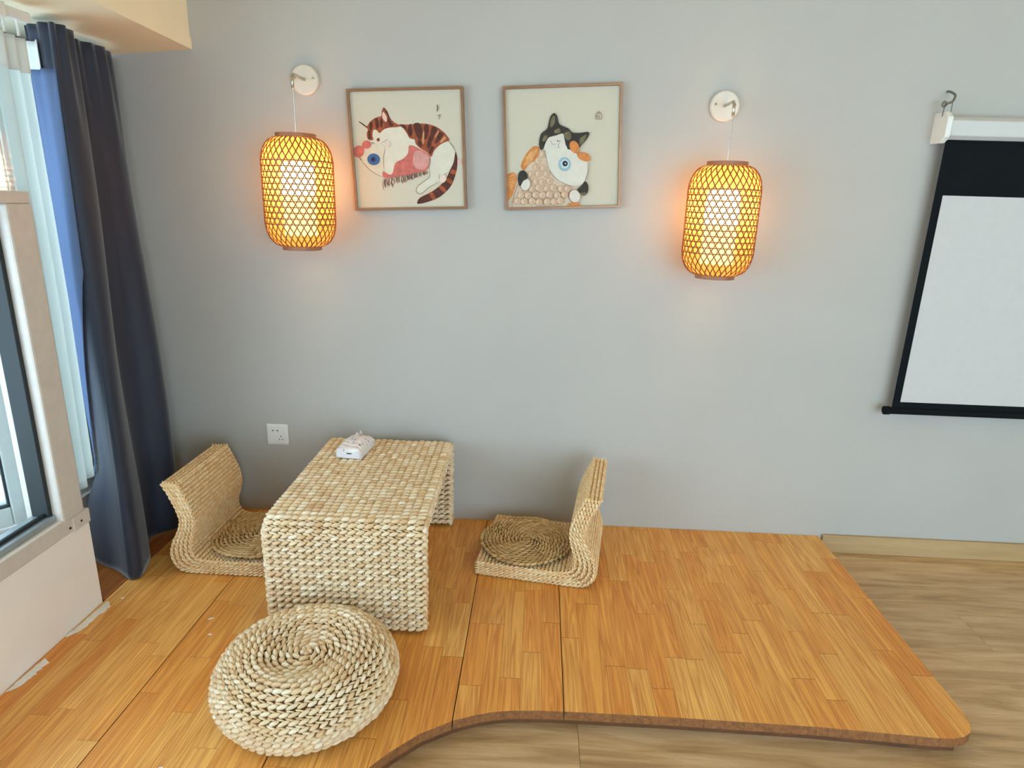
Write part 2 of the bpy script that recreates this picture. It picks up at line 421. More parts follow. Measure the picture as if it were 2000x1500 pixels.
# window_2 at the back of the recess, behind the curtains
w2 = empty('window_2', (-1.66, -.3, .2)); structure(w2)
def w2p(name, a, b, mat): return bx(name, tuple(p-q for p, q in zip(a, w2.location)), tuple(p-q for p, q in zip(b, w2.location)), mat, w2, .003)
w2p('sill_frame', (-1.72, -.634, .20), (-1.58, -.0, .25), M['pvc']); w2p('sill_step', (-1.70, -.634, .25), (-1.62, 0, .28), M['pvc'])
w2p('side_jamb', (-1.70, -.634, .28), (-1.62, -.61, 1.62), M['pvc']); w2p('side_jamb', (-1.70, -.06, .28), (-1.62, 0, 1.62), M['pvc'])
w2p('head_frame', (-1.70, -.634, 1.60), (-1.62, 0, 1.66), M['pvc'])
w2p('pane', (-1.668, -.61, .28), (-1.662, -.40, 1.60), M['glass']); w2p('infill_panel', (-1.69, -.40, .28), (-1.64, -.06, 1.60), M['pvc'])  # unseen infill added to keep daylight off the rear curtain folds

# ------------------------------------------------------------------ curtains and rail
t = NT('navy_blackout_cloth').set(.6, 0, .35)
v = t.coords((1, 1, 1)); f = t.noise(v, 700, 2); sl = t.noise(t.coords((3, 3, .6)), 14, 3)
t.color(t.mix(t.ramp(f, [(.3, lin(44, 48, 62)), (.7, lin(56, 61, 78))]), lin(40, 43, 56), t.ramp(sl, [(.4, (0, 0, 0, 1)), (.7, (.6, .6, .6, 1))])))
t.p.inputs['Sheen Weight'].default_value = .3; t.p.inputs['Sheen Roughness'].default_value = .4
t.bump(f, .15, .0006)
tl = t.node('ShaderNodeBsdfTranslucent', Color=lin(120, 150, 205)); mx = t.node('ShaderNodeMixShader'); mx.inputs[0].default_value = .06
t.ln(t.p.outputs[0], mx.inputs[1]); t.ln(tl.outputs[0], mx.inputs[2]); t.ln(mx.outputs[0], t.out.inputs['Surface']); M['navy'] = t.m
M['lining_blue'] = cloth_mat('blue_curtain_lining', (120, 138, 174), .35, 0)  # daylight on the navy curtain, painted as a lighter blue
M['sheer'] = cloth_mat('white_voile', (236, 242, 240), .66, .20)
M['tape'] = cloth_mat('heading_tape', (240, 240, 234), .3, 0)

def drape(name, base, n_u, n_v, ztop, zbot, fold, mat, thick=.0025):
    """base(u)->(x,y) centre line; fold(u,v)->offset along its normal; zbot(u)"""
    vs, fs = [], []
    for j in range(n_v+1):
        vv_ = j/n_v
        for i in range(n_u+1):
            u = i/n_u; x, y = base(u, vv_); x2, y2 = base(min(u+.002, 1.002), vv_)
            dx, dy = x2-x, y2-y; l = math.hypot(dx, dy) or 1; nx, ny = -dy/l, dx/l
            o = fold(u, vv_); z = ztop + (zbot(u)-ztop)*vv_
            vs.append((x+nx*o, y+ny*o, z))
    for j in range(n_v):
        for i in range(n_u):
            a = j*(n_u+1)+i; fs.append((a, a+1, a+n_u+2, a+n_u+1))
    o = mesh_obj(name, vs, fs, mat, None, True)
    m = o.modifiers.new('thickness', 'SOLIDIFY'); m.thickness = thick; m.offset = 0
    return o
NB = catmull([(-1.425, -.44), (-1.37, -.475), (-1.315, -.525), (-1.288, -.50), (-1.31, -.41), (-1.38, -.335), (-1.375, -.25), (-1.335, -.19), (-1.36, -.10), (-1.435, -.012)], 10, False)
NTP = catmull([(-1.435, -.43), (-1.39, -.455), (-1.335, -.475), (-1.318, -.44), (-1.345, -.37), (-1.40, -.31), (-1.40, -.25), (-1.39, -.19), (-1.42, -.105), (-1.485, -.012)], 10, False)
def pol(P, u):
    k = min(max(u, 0), 1)*(len(P)-1); i = min(int(k), len(P)-2); f = k-i
    return tuple(a*(1-f)+b*f for a, b in zip(P[i], P[i+1]))
def navy_base(u, v):
    k = min(1, v*1.15)**.8; a, b = pol(NTP, u), pol(NB, u); x, y = (p*(1-k)+q*k for p, q in zip(a, b))
    w_ = min(1, max(0, (v-.76)/.14)); w_ = w_*w_*(3-2*w_)*max(0, 1-u/.22); return (x-.075*w_, y+.012*w_)
def navy_fold(u, v):
    return .006*math.sin(2*math.pi*11*u)*max(0, 1-v*5)+.006*math.sin(2*math.pi*4.3*u+3*v)*min(1, v*2)+.004*math.sin(9*v+6*u)
cur = drape('blackout_curtain', navy_base, 160, 70, 1.660, lambda u: .004+.010*max(0, u-.3), navy_fold, M['navy'], .002)
def strip_u(u, v):
    return u*(.235 if v < .45 else max(.03, .235-.40*(v-.45)))  # strip narrows downward like the daylight it stands for
strip_ = drape('lining', lambda u, v: navy_base(strip_u(u, v), v*.80), 24, 60, 1.545, lambda u: 1.660+(.004-1.660)*.80, lambda u, v: navy_fold(strip_u(u, v), v*.80)-.009, M['lining_blue'], .0015); strip_.parent = cur
strip_['label'] = 'light blue lining along the leading edge'
ct = drape('heading_tape', lambda u, v: navy_base(u*.16, 0), 20, 4, 1.615, lambda u: 1.545, lambda u, v: navy_fold(u*.16, 0)-.011, M['tape'], .002); ct.parent = cur
tag(cur, 'dark navy floor-length curtain bunched in the corner beside the window', 'curtain')
def sheer_base(u, v):
    k = 1-.12*max(0, v-.55)/.45
    y0 = -.672; return (-1.345-.02*u, y0+(.152*k)*u)
sh = drape('sheer_curtain', sheer_base, 70, 40, 1.60, lambda u: .345+.05*u, lambda u, v: .012*math.sin(2*math.pi*3.2*u+.6+.5*v)+.004*math.sin(17*u+3*v), M['sheer'], .0012)
tag(sh, 'thin white sheer curtain gathered between window post and navy curtain', 'curtain')
ht = drape('heading_tape', lambda u, v: (-1.345-.02*u+.002, -.672+.152*u), 70, 4, 1.602, lambda u: 1.52, lambda u, v: .012*math.sin(2*math.pi*3.2*u+.6)+.004*math.sin(17*u), M['tape'], .002)
ht.parent = sh
rail = empty('curtain_rail', (-1.36, -.30, 1.66)); tag(rail, 'white double curtain track under the ceiling box above the window', 'curtain rail')
for x in (-1.345, -1.425):
    bx('track', (x-.012+1.36, -3.4+.30, -.020), (x+.012+1.36, -.535+.30, .004), M['pvc'], rail, .003)
for k in range(3):
    y = -.66+.045*k+.30
    MB().tube([(.014, y, -.02), (.014, y, -.045), (.010, y+.004, -.055)], .003, 6).build('glider', M['pvc'], rail)

# ------------------------------------------------------------------ braided straw
def unit_lump(nseg=6, rings=(-.62, 0, .62)):
    vs = [(-1, 0, 0)]
    for x in rings:
        r = math.sqrt(1-x*x)
        for k in range(nseg):
            a = 2*math.pi*k/nseg; vs.append((x, r*math.cos(a), r*math.sin(a)))
    vs.append((1, 0, 0)); fs = []
    for k in range(nseg): fs.append((0, 1+(k+1) % nseg, 1+k))
    for i in range(len(rings)-1):
        for k in range(nseg):
            k2 = (k+1) % nseg; a = 1+i*nseg
            fs.append((a+k, a+k2, a+nseg+k2, a+nseg+k))
    e = len(vs)-1; a = 1+(len(rings)-1)*nseg
    for k in range(nseg): fs.append((a+k, a+(k+1) % nseg, e))
    return np.array(vs), fs
LUMP = unit_lump(); LUMP_S = unit_lump(6, (-.7, 0, .7))

def braid(P, T, N, L, W, H, theta=20, seed=0, jit=.10):
    """per stitch one fat slanted leaf and one thinner strand tucked under it; P on the surface, N outward"""
    rnd = np.random.RandomState(seed); B = np.cross(N, T); C, A = [], []
    n = len(P); j = lambda s: 1+rnd.uniform(-s, s, (n, 1))
    for (off, th, ln, wd, hg, sh, dn) in ((.10, theta, .60, .33, .58, 0.0, 0.0), (-.31, -theta*.8, .50, .15, .42, .34, -.16)):
        th = math.radians(th)
        a = T*math.cos(th)+B*math.sin(th)*j(.25); a /= np.linalg.norm(a, axis=1)[:, None]
        s = np.cross(N, a)
        c = P + B*W*off + T*(L*sh) + N*(H*(dn+.30*(j(.25)-1)))
        C.append(c); A.append(np.stack([a*L*ln*j(jit), s*W*wd*j(jit), N*H*hg*j(jit)], axis=2))
    return np.concatenate(C), np.concatenate(A)

def lumps(name, CA, mat, parent, small=False):
    C, A = CA; V, F = LUMP_S if small else LUMP; n, k = len(C), len(V)
    vs = (np.einsum('nij,kj->nki', A, V)+C[:, None, :]).reshape(-1, 3)
    me = bpy.data.meshes.new(name)
    fs = [tuple(i+q*k for i in f) for q in range(n) for f in F]
    me.from_pydata(vs.tolist(), [], fs); me.polygons.foreach_set('use_smooth', [True]*len(me.polygons)); me.update()
    me.materials.append(mat)
    return link(bpy.data.objects.new(name, me), parent)

def cat_ca(lst): return np.concatenate([c for c, a in lst]), np.concatenate([a for c, a in lst])

# ---- table: a bent woven slab
TW, TLEN, TH, TT, TR = .465, .690, .352, .040, .055
tab = empty('woven_table', (-.530, -.385, .003), math.radians(1.0)); tag(tab, 'low waterfall-edge straw table woven in thick braids, tissues on top', 'table')
def arc(cx, cz, r, a0, a1, n=8): return [(cx+r*math.cos(math.radians(a0+(a1-a0)*i/n)), cz+r*math.sin(math.radians(a0+(a1-a0)*i/n))) for i in range(n+1)]
hl = TLEN/2
outer = [(-hl, .010)] + arc(-hl+TR, TH-TR, TR, 180, 90) + arc(hl-TR, TH-TR, TR, 90, 0) + [(hl, .010)]
ri = TR-TT*.75
inner = [(-hl+TT, .010)] + arc(-hl+TT+ri, TH-TT-ri, ri, 180, 90) + arc(hl-TT-ri, TH-TT-ri, ri, 90, 0) + [(hl-TT, .010)]
ins = .007
def inset_path(path, d, sgn):
    P = np.array(path); T = np.gradient(P, axis=0); T /= np.linalg.norm(T, axis=1)[:, None]
    return P + sgn*d*np.stack([T[:, 1], -T[:, 0]], axis=1)
oi_, ii_ = inset_path(outer, ins, 1), inset_path(inner, ins, -1)
nO = len(oi_); vs, fs = [], []
for x in (-TW/2+ins, TW/2-ins):
    vs += [(x, p[0], p[1]) for p in oi_]+[(x, p[0], p[1]) for p in ii_]
for i in range(nO-1):
    a, b = i, i+1; K = 2*nO
    fs += [(a, b, b+K, a+K), (nO+a, nO+a+K, nO+b+K, nO+b), (a, nO+a, nO+b, b), (K+a, K+b, K+nO+b, K+nO+a)]
mesh_obj('core', vs, fs, M['core'], tab)
Q, T2 = resample(outer, .0205)
L = TW/19
xs_ = ((np.arange(19)+.5)*L - TW/2)*.975
for i, (q, tt) in enumerate(zip(Q, T2)):
    n2 = np.array([-tt[1], tt[0]])
    P = np.array([(x, q[0], q[1]) for x in xs_]) - np.array([0, n2[0], n2[1]])*.004
    N = np.tile([0, n2[0], n2[1]], (19, 1)); T = np.tile([-1.0, 0, 0], (19, 1))
    lumps('braid', braid(P, T, N, L*1.06, .0205, .018, 19, i), M['straw'], tab)
Q2, T3 = resample(inner, .0205)
for i, (q, tt) in enumerate(zip(Q2, T3)):
    n2 = np.array([tt[1], -tt[0]])
    P = np.array([(x, q[0], q[1]) for x in xs_]) - np.array([0, n2[0], n2[1]])*.004
    N = np.tile([0, n2[0], n2[1]], (19, 1)); T = np.tile([1.0, 0, 0], (19, 1))
    lumps('braid', braid(P, T, N, L*1.06, .0205, .017, 19, 100+i), M['straw'], tab)
for sx in (-1, 1):
    for dd in (.011, .028):
        path = inset_path(outer, dd, 1); Qs, Ts = resample(path, .021)
        P = np.array([(sx*(TW/2-.004), q[0], q[1]) for q in Qs]); T = np.array([(0, t_[0], t_[1]) for t_ in Ts])
        N = np.tile([float(sx), 0, 0], (len(P), 1))
        lumps('edge_braid', braid(P, T, N, .0225, .018, .016, 19, 300+int(dd*1000)+sx), M['straw'], tab)

# ---- round pouffe
pf = empty('woven_pouffe', (-.548, -.980, 0)); tag(pf, 'round flattened straw pouffe of coiled braids in front of the table', 'pouffe')
PROF = [(.0, .137), (.03, .134), (.06, .132), (.09, .138), (.115, .149), (.135, .153), (.16, .150), (.185, .138), (.208, .118), (.221, .094), (.225, .070), (.219, .045), (.205, .024), (.183, .009)]
pp = np.array(catmull(PROF, 6, False))
MB().lathe([tuple(p) for p in inset_path(pp, .0075, 1)[1:]]+[(.14, .006), (.001, .006)], 64).build('core', M['core'], pf, True)
Qp, Tp = resample(pp, .0168)
for i, (q, tt) in enumerate(zip(Qp, Tp)):
    r = max(q[0], .006); n = max(5, int(round(2*math.pi*r/.0215))); a = 2*math.pi*(np.arange(n)+.37*i)/n
    n2 = (-tt[1], tt[0])
    N = np.stack([np.cos(a)*n2[0], np.sin(a)*n2[0], np.full(n, n2[1])], 1)
    T = np.stack([np.sin(a), -np.cos(a), np.zeros(n)], 1)
    P = np.stack([np.cos(a)*r, np.sin(a)*r, np.full(n, q[1])], 1)-N*.003
    lumps('coil', braid(P, T, N, 2*math.pi*r/n*1.10, .0170, .0160, 20, 500+i, .12), M['straw'], pf)

# ---- legless chairs
CW = .350
inner_c = catmull([(.004, .052), (.10, .052), (.20, .052), (.29, .053), (.322, .063), (.336, .088), (.334, .12), (.322, .16), (.318, .205), (.335, .265), (.364, .329)], 5, False)
outer_c = catmull([(.418, .327), (.396, .28), (.376, .225), (.371, .19), (.382, .155), (.402, .118), (.416, .08), (.414, .045), (.398, .018), (.365, .004), (.25, .003), (.12, .003), (.004, .004)], 5, False)
def make_chair(name):
    root = empty(name)
    loop = [tuple(p) for p in inner_c]+[tuple(p) for p in outer_c]
    P = np.array(loop); n = len(P)
    d = np.roll(P, -1, 0)-np.roll(P, 1, 0); d /= np.linalg.norm(d, axis=1)[:, None]
    P2 = P + .0055*np.stack([d[:, 1], -d[:, 0]], 1)
    m = MB(); m.prism([tuple(p) for p in P2[::-1]], .005, CW-.005)
    m.v = [(x, z, y) for (x, y, z) in m.v]          # extrude along local y
    m.f = [tuple(reversed(f)) for f in m.f]
    m.build('core', M['core_light'], root)
    nst = 22; L = CW/nst; ys = CW/2+((np.arange(nst)+.5)*L-CW/2)*.97
    def rows(path, seed, sgn=1.0):
        out = []; Q, T = resample(path, .0132)
        for i, (q, tt) in enumerate(zip(Q, T)):
            n2 = np.array([-tt[1], tt[0]])
            PP = np.array([(q[0], y, q[1]) for y in ys])-np.array([n2[0], 0, n2[1]])*.003
            N = np.tile([n2[0], 0, n2[1]], (nst, 1)); TT = np.tile([0, sgn, 0], (nst, 1))
            out.append(braid(PP, TT, N, L*1.15, .0140, .0080, 11, seed+i, .06))
        return out
    kk = len(inner_c)
    seat_i = [p for p in inner_c if p[1] < .075 and p[0] < .335]
    back_i = [inner_c[len(seat_i)-1]]+inner_c[len(seat_i):]
    cap = [inner_c[-1], outer_c[0]]; nose = [(.002, .006), (.000, .028), (.004, .052)]
    a = lumps('seat', cat_ca(rows(seat_i, 10)+rows(nose, 60)), M['straw_warm'], root, True); a['kind'] = 'stuff'
    b = lumps('backrest', cat_ca(rows(back_i, 90)+rows(cap, 130)+rows([p for p in outer_c if p[1] > .006], 150)), M['straw_warm'], root, True); b['kind'] = 'stuff'
    # woven side faces: rows that follow the profile between inner and outer line
    for y, sg in ((.002, -1.0), (CW-.002, 1.0)):
        out = []
        A = np.array([np.interp(np.linspace(0, 1, 60), np.linspace(0, 1, len(inner_c)), np.array(inner_c)[:, k]) for k in (0, 1)]).T
        # pair every inner point with the nearest outer point
        O = np.array(outer_c[::-1]); O = np.array([np.interp(np.linspace(0, 1, 200), np.linspace(0, 1, len(O)), O[:, k]) for k in (0, 1)]).T
        sI = np.r_[0, np.cumsum(np.linalg.norm(np.diff(A, axis=0), axis=1))]; sO = np.r_[0, np.cumsum(np.linalg.norm(np.diff(O, axis=0), axis=1))]
        Bp = np.array([[np.interp(s/sI[-1]*sO[-1], sO, O[:, k]) for k in (0, 1)] for s in sI])
        for f_ in (.10, .30, .50, .70, .90):
            path = A*(1-f_)+Bp*f_; Qs, Ts = resample(path, .0165)
            PP = np.array([(q[0], y, q[1]) for q in Qs]); TT = np.array([(t_[0], 0, t_[1]) for t_ in Ts]); N = np.tile([0, sg, 0], (len(PP), 1))
            out.append(braid(PP, TT, N, .0180, .0126, .0085, 18, int(200+f_*50)))
        s_ = lumps('side_braid', cat_ca(out), M['straw_warm'], root, True); s_['kind'] = 'stuff'
    return root
def copy_tree(o, parent=None):
    c = o.copy(); COL.objects.link(c); c.parent = parent
    for ch in list(o.children): copy_tree(ch, c)
    return c
chR = make_chair('floor_chair')
chR.location = (-.185, -.394, 0); chR.rotation_euler = (0, 0, math.radians(-8.4))
tag(chR, 'legless straw floor chair right of the table with its back turned to the right', 'chair', 'straw floor chairs')
chL = copy_tree(chR)
chL.location = (-.780, -.126, 0); chL.rotation_euler = (0, 0, math.radians(180))
tag(chL, 'legless straw floor chair between the navy curtain and the table', 'chair', 'straw floor chairs')

# ---- round rush mats on the chairs
def make_mat(name, r):
    root = empty(name)
    MB().lathe([(.001, .009), (r*.6, .009), (r-.008, .0085), (r-.003, .005), (r-.008, .001), (.001, .001)], 48).build('backing', M['core_dark'], root, True)
    ca = []; k = 0; rr = .008
    while rr < r:
        n = max(4, int(round(2*math.pi*rr/.021))); a = 2*math.pi*(np.arange(n)+.29*k)/n
        z = .0105 + .0025*np.sin(3*a+rr*30)
        P = np.stack([np.cos(a)*rr, np.sin(a)*rr, z], 1); T = np.stack([np.sin(a), -np.cos(a), 0*a], 1); N = np.tile([0., 0, 1], (n, 1))
        ca.append(braid(P, T, N, 2*math.pi*rr/n*1.15, .0145, .0110, 18, 700+k, .16)); rr += .0138; k += 1
    o = lumps('coiled_braid', cat_ca(ca), M['rush'], root, True); o['kind'] = 'stuff'
    return root
mtR = make_mat('seat_mat', .163); mtR.location = (-.010, -.258, .0565); mtR.rotation_euler = (0, 0, .3)
tag(mtR, 'round brown coiled rush mat lying on the right floor chair', 'mat', 'round rush seat mats')
mtL = copy_tree(mtR); mtL.location = (-.958, -.305, .0565); mtL.rotation_euler = (0, 0, 1.4)
tag(mtL, 'round brown coiled rush mat on the left chair, half hidden by the table', 'mat', 'round rush seat mats')

# ------------------------------------------------------------------ tissue pack on the table
M['film'] = plain('printed_film', (236, 230, 232), .3, var=.03)
t = NT('tissue_pack_print').set(.32); v = t.coords((1, 1, 1)); vo = t.node('ShaderNodeTexVoronoi', Scale=55.0); t.ln(v, vo.inputs['Vector'])
nz = t.noise(v, 40, 3)
c = t.mix(lin(240, 232, 234), lin(168, 128, 140), t.ramp(vo.outputs['Distance'], [(.18, (1, 1, 1, 1)), (.30, (0, 0, 0, 1))]))
t.color(t.mix(c, lin(242, 236, 236), t.ramp(nz, [(.45, (0, 0, 0, 1)), (.55, (1, 1, 1, 1))]))); M['film_print'] = t.m
tp = empty('tissue_pack', (-.630, -.215, TH+.010), math.radians(-6)); tag(tp, 'small white tissue pack with a floral print on the woven table', 'tissue pack')
hw, hd, hh = .046, .068, .034
nx_, ny_ = 16, 24; vs, fs = [], []
for j in range(ny_+1):
    y = -hd+2*hd*j/ny_
    for i in range(nx_+1):
        u = -1+2*i/nx_; e = 1-(abs(j/ny_*2-1))**6*.45
        a = (u+1)*math.pi/2
        x = -hw*math.copysign(abs(math.cos(a))**.35, math.cos(a)); z = hh*abs(math.sin(a))**.35*(.85+.15*e)
        cr_ = .0035*math.sin(31*y*10+7*u)*math.sin(a)+.0025*math.sin(90*x+44*y)
        vs.append((x, y, max(0.0, z+cr_*(1 if z > .01 else 0)+.016*math.sin(a)**6*math.exp(-((y-.005)/.05)**2))))
for j in range(ny_):
    for i in range(nx_):
        a = j*(nx_+1)+i; fs.append((a, a+1, a+nx_+2, a+nx_+1))
fs.append(tuple(range(nx_, -1, -1))); fs.append(tuple(ny_*(nx_+1)+i for i in range(nx_+1)))
mesh_obj('wrapper', vs, fs, M['film_print'], tp, True)
bx('end_label', (-hw+.006, -hd-.0012, .003), (hw-.006, -hd+.001, .024), M['film'], tp)
bx('print_mark', (-.006, -hd-.0018, .016), (.012, -hd-.0010, .020), M['gasket'], tp)
# folded film crest along the top and the tissue slot
m = MB()
for k in range(14):
    y0 = -.045+.007*k; m.tube([(.004*math.sin(k), y0, .047), (.006*math.sin(k*1.7), y0+.004, .056+.003*math.sin(k*2.1)), (.004*math.sin(k+1), y0+.009, .047)], .003, 5)
m.build('crest', M['film'], tp, True)

# ------------------------------------------------------------------ wall socket
sk = empty('wall_socket', (-1.001, 0, .330)); tag(sk, 'square white wall socket above the left floor chair', 'socket')
bx('plate', (-.043, -.008, -.043), (.043, -.0002, .043), M['pvc'], sk, .004)
bx('insert', (-.034, -.0095, -.034), (.034, -.006, .034), M['pvc'], sk, .002)
for (x, z, wv_, hv_, r) in ((-.016, .017, .0035, .0018, 0), (.002, .017, .0035, .0018, 0), (.014, -.006, .0012, .003, 0), (.008, -.019, .0012, .003, 30), (.020, -.019, .0012, .003, -30)):
    s_ = bx('slot', (-wv_, -.0102, -hv_), (wv_, -.0090, hv_), M['gasket'], sk); s_.location = (x, 0, z); s_.rotation_euler = (0, math.radians(r), 0)

# ------------------------------------------------------------------ lanterns
M['bamboo'] = plain('bamboo_strip', (150, 92, 40), .5, var=.15, nscale=60)
M['rim'] = plain('stained_wood_rim', (148, 106, 76), .5, var=.12, nscale=40)
M['lining'] = cloth_mat('lantern_paper', (240, 184, 116), .58, .26, weave=200)
M['bulb'] = emit('warm_bulb', (1.0, .66, .28), 24.0)
M['sleeve'] = emit('warm_sleeve', (1.0, .60, .20), 7.0)
M['chrome'] = plain('satin_nickel', (196, 190, 178), .25, .9)
M['plate_white'] = plain('white_enamel', (212, 204, 192), .4, var=.02)
LH, LR, LRIM = .346, .1125, .060
def lr(z):
    h = .085
    if z < h: k = (h-z)/h
    elif z > LH-h: k = (z-LH+h)/h
    else: return LR
    return LRIM+(LR-LRIM)*math.sqrt(max(0, 1-k**2.2))
def ribbon(m, pts, nrm, wid, th):
    """flat strip along pts with outward normals"""
    n = len(pts); vs, fs = [], []
    for i in range(n):
        p = Vector(pts[i]); t_ = (Vector(pts[min(i+1, n-1)])-Vector(pts[max(i-1, 0)])).normalized(); nn = Vector(nrm[i]); b = t_.cross(nn).normalized()
        for (sb, sn) in ((-1, 0), (1, 0), (1, 1), (-1, 1)): vs.append(p+b*wid/2*sb+nn*th*sn)
    for i in range(n-1):
        for k in range(4): fs.append((i*4+k, i*4+(k+1) % 4, i*4+4+(k+1) % 4, i*4+4+k))
    m.add(vs, fs)
def make_lantern(name):
    root = empty(name)                       # origin: middle of the wall plate
    Y, ZB = -.126, -.192-LH                  # lantern axis, bottom of the lantern
    base = MB().lathe([(.001, .018), (.044, .018), (.048, .014), (.048, .0005), (.001, .0005)], 40, axis='Y').build('wall_plate', M['plate_white'], root, True)
    base.modifiers.new('edge', 'EDGE_SPLIT').split_angle = math.radians(35)
    for x in (-.031, .031):
        MB().lathe([(.001, .022), (.003, .0215), (.0045, .018)], 12, (x, 0, .004), 'Y').build('screw', M['chrome'], base, True)
    MB().tube([(0, -.018, 0), (0, -.09, 0), (0, -.114, -.001), (0, -.123, -.008), (0, Y, -.020), (0, Y, -.045)], .0048, 10).build('arm', M['chrome'], root, True)
    MB().tube([(0, Y, -.045), (0, Y, -.052), (0, Y, ZB+LH-.01)], .0013, 6).build('cord', M['chrome'], root)
    for nm, z0, z1 in (('top_rim', LH-.004, LH+.012), ('bottom_rim', -.012, .004)):
        MB().lathe([(LRIM+.004, z0), (LRIM+.004, z1), (LRIM-.006, z1), (LRIM-.006, z0)], 48, (0, Y, ZB), closed=True).build(nm, M['rim'], root, False)
    m = MB()
    for x_ in (0, math.pi/2): m.tube([(-(LRIM-.004)*math.cos(x_), Y-(LRIM-.004)*math.sin(x_), ZB+LH), ((LRIM-.004)*math.cos(x_), Y+(LRIM-.004)*math.sin(x_), ZB+LH)], .0015, 6)
    m.build('top_cross_wire', M['chrome'], root)
    weave = MB(); dz = .0180; z0 = .078
    for k in range(12):
        z = LH/2+(k-5.5)*dz; n = 72; r = lr(z)+.0012
        ribbon(weave, [(r*math.cos(2*math.pi*i/n), Y+r*math.sin(2*math.pi*i/n), ZB+z) for i in range(n+1)], [(math.cos(2*math.pi*i/n), math.sin(2*math.pi*i/n), 0) for i in range(n+1)], .0036, .0010)
    NS = 33; rate = (math.pi/NS)/dz
    zz = np.r_[np.linspace(.001, .085, 14), np.linspace(.10, LH-.10, 20), np.linspace(LH-.085, LH-.001, 14)]
    for s in (1, -1):
        for k in range(NS):
            pts, nr = [], []
            for z in zz:
                a = 2*math.pi*k/NS + s*rate*(z-LH/2); r = lr(z)+(.0022 if s > 0 else .0004)
                e = .001; sl = (lr(min(z+e, LH))-lr(max(z-e, 0)))/(2*e); nn = Vector((math.cos(a), math.sin(a), -sl)).normalized()
                pts.append((r*math.cos(a), Y+r*math.sin(a), ZB+z)); nr.append(nn)
            ribbon(weave, pts, nr, .0038, .0010)
    wv = weave.build('bamboo_weave', M['bamboo'], root); wv['kind'] = 'stuff'
    MB().lathe([(lr(z)-.002, z) for z in zz], 64, (0, Y, ZB)).build('paper_lining', M['lining'], root, True)
    zt = LH-.075
    MB().lathe([(.001, zt), (.040, zt), (.052, zt-.008), (.054, zt-.10), (.052, zt-.108), (.001, zt-.108)], 32, (0, Y, ZB)).build('bulb', M['bulb'], root, True)
    MB().lathe([(.053, zt-.109), (.053, zt-.235), (.049, zt-.235), (.049, zt-.109)], 32, (0, Y, ZB), closed=True).build('diffuser_sleeve', M['sleeve'], root, True)
    MB().tube([(0, Y, ZB+LH), (0, Y, ZB+LH-.04), (0, Y, ZB+zt)], [.0013, .016, .018], 14).build('lamp_holder', M['rim'], root, True)
    return root
lnL = make_lantern('wall_lantern'); lnL.location = (-.812, 0, 1.606)
tag(lnL, 'lit woven bamboo wall lantern near the curtain, left of both cat pictures', 'lantern', 'bamboo wall lanterns')
lnR = copy_tree(lnR_src) if False else copy_tree(lnL); lnR.location = (.586, 0, 1.556)
tag(lnR, 'lit woven bamboo wall lantern between the cat pictures and the projection screen', 'lantern', 'bamboo wall lanterns')

# ------------------------------------------------------------------ pictures (flat prints of a cat with a fish)
M['pic_frame'] = plain('bronze_frame', (150, 112, 84), .35, .55, var=.1)
M['paper'] = plain('art_paper', (202, 194, 174), .7, var=.03, nscale=200)
_ink = {}
def ink(rgb, var=.0):
    key = (*rgb, var)
    if key not in _ink:
        _ink[key] = plain('ink_%d_%d_%d' % rgb, rgb, .75, var=var or .05, nscale=70 if var else 30)
    return _ink[key]
def ell(cx, cy, rx, ry, rot=0, n=28):
    a = math.radians(rot)
    return [(cx+rx*math.cos(t)*math.cos(a)-ry*math.sin(t)*math.sin(a), cy+rx*math.cos(t)*math.sin(a)+ry*math.sin(t)*math.cos(a)) for t in [2*math.pi*i/n for i in range(n)]]
def bilinear_inv(p, q):
    """pixel p inside quad q (TL,TR,BR,BL) -> (u,v) in 0..1"""
    u = v = .5; q = [np.array(k, float) for k in q]; p = np.array(p, float)
    for _ in range(12):
        f = (1-u)*(1-v)*q[0]+u*(1-v)*q[1]+u*v*q[2]+(1-u)*v*q[3]-p
        du = (1-v)*(q[1]-q[0])+v*(q[2]-q[3]); dv = (1-u)*(q[3]-q[0])+u*(q[2]-q[1])
        s = np.linalg.solve(np.array([du, dv]).T, -f); u += s[0]; v += s[1]
    return u, v
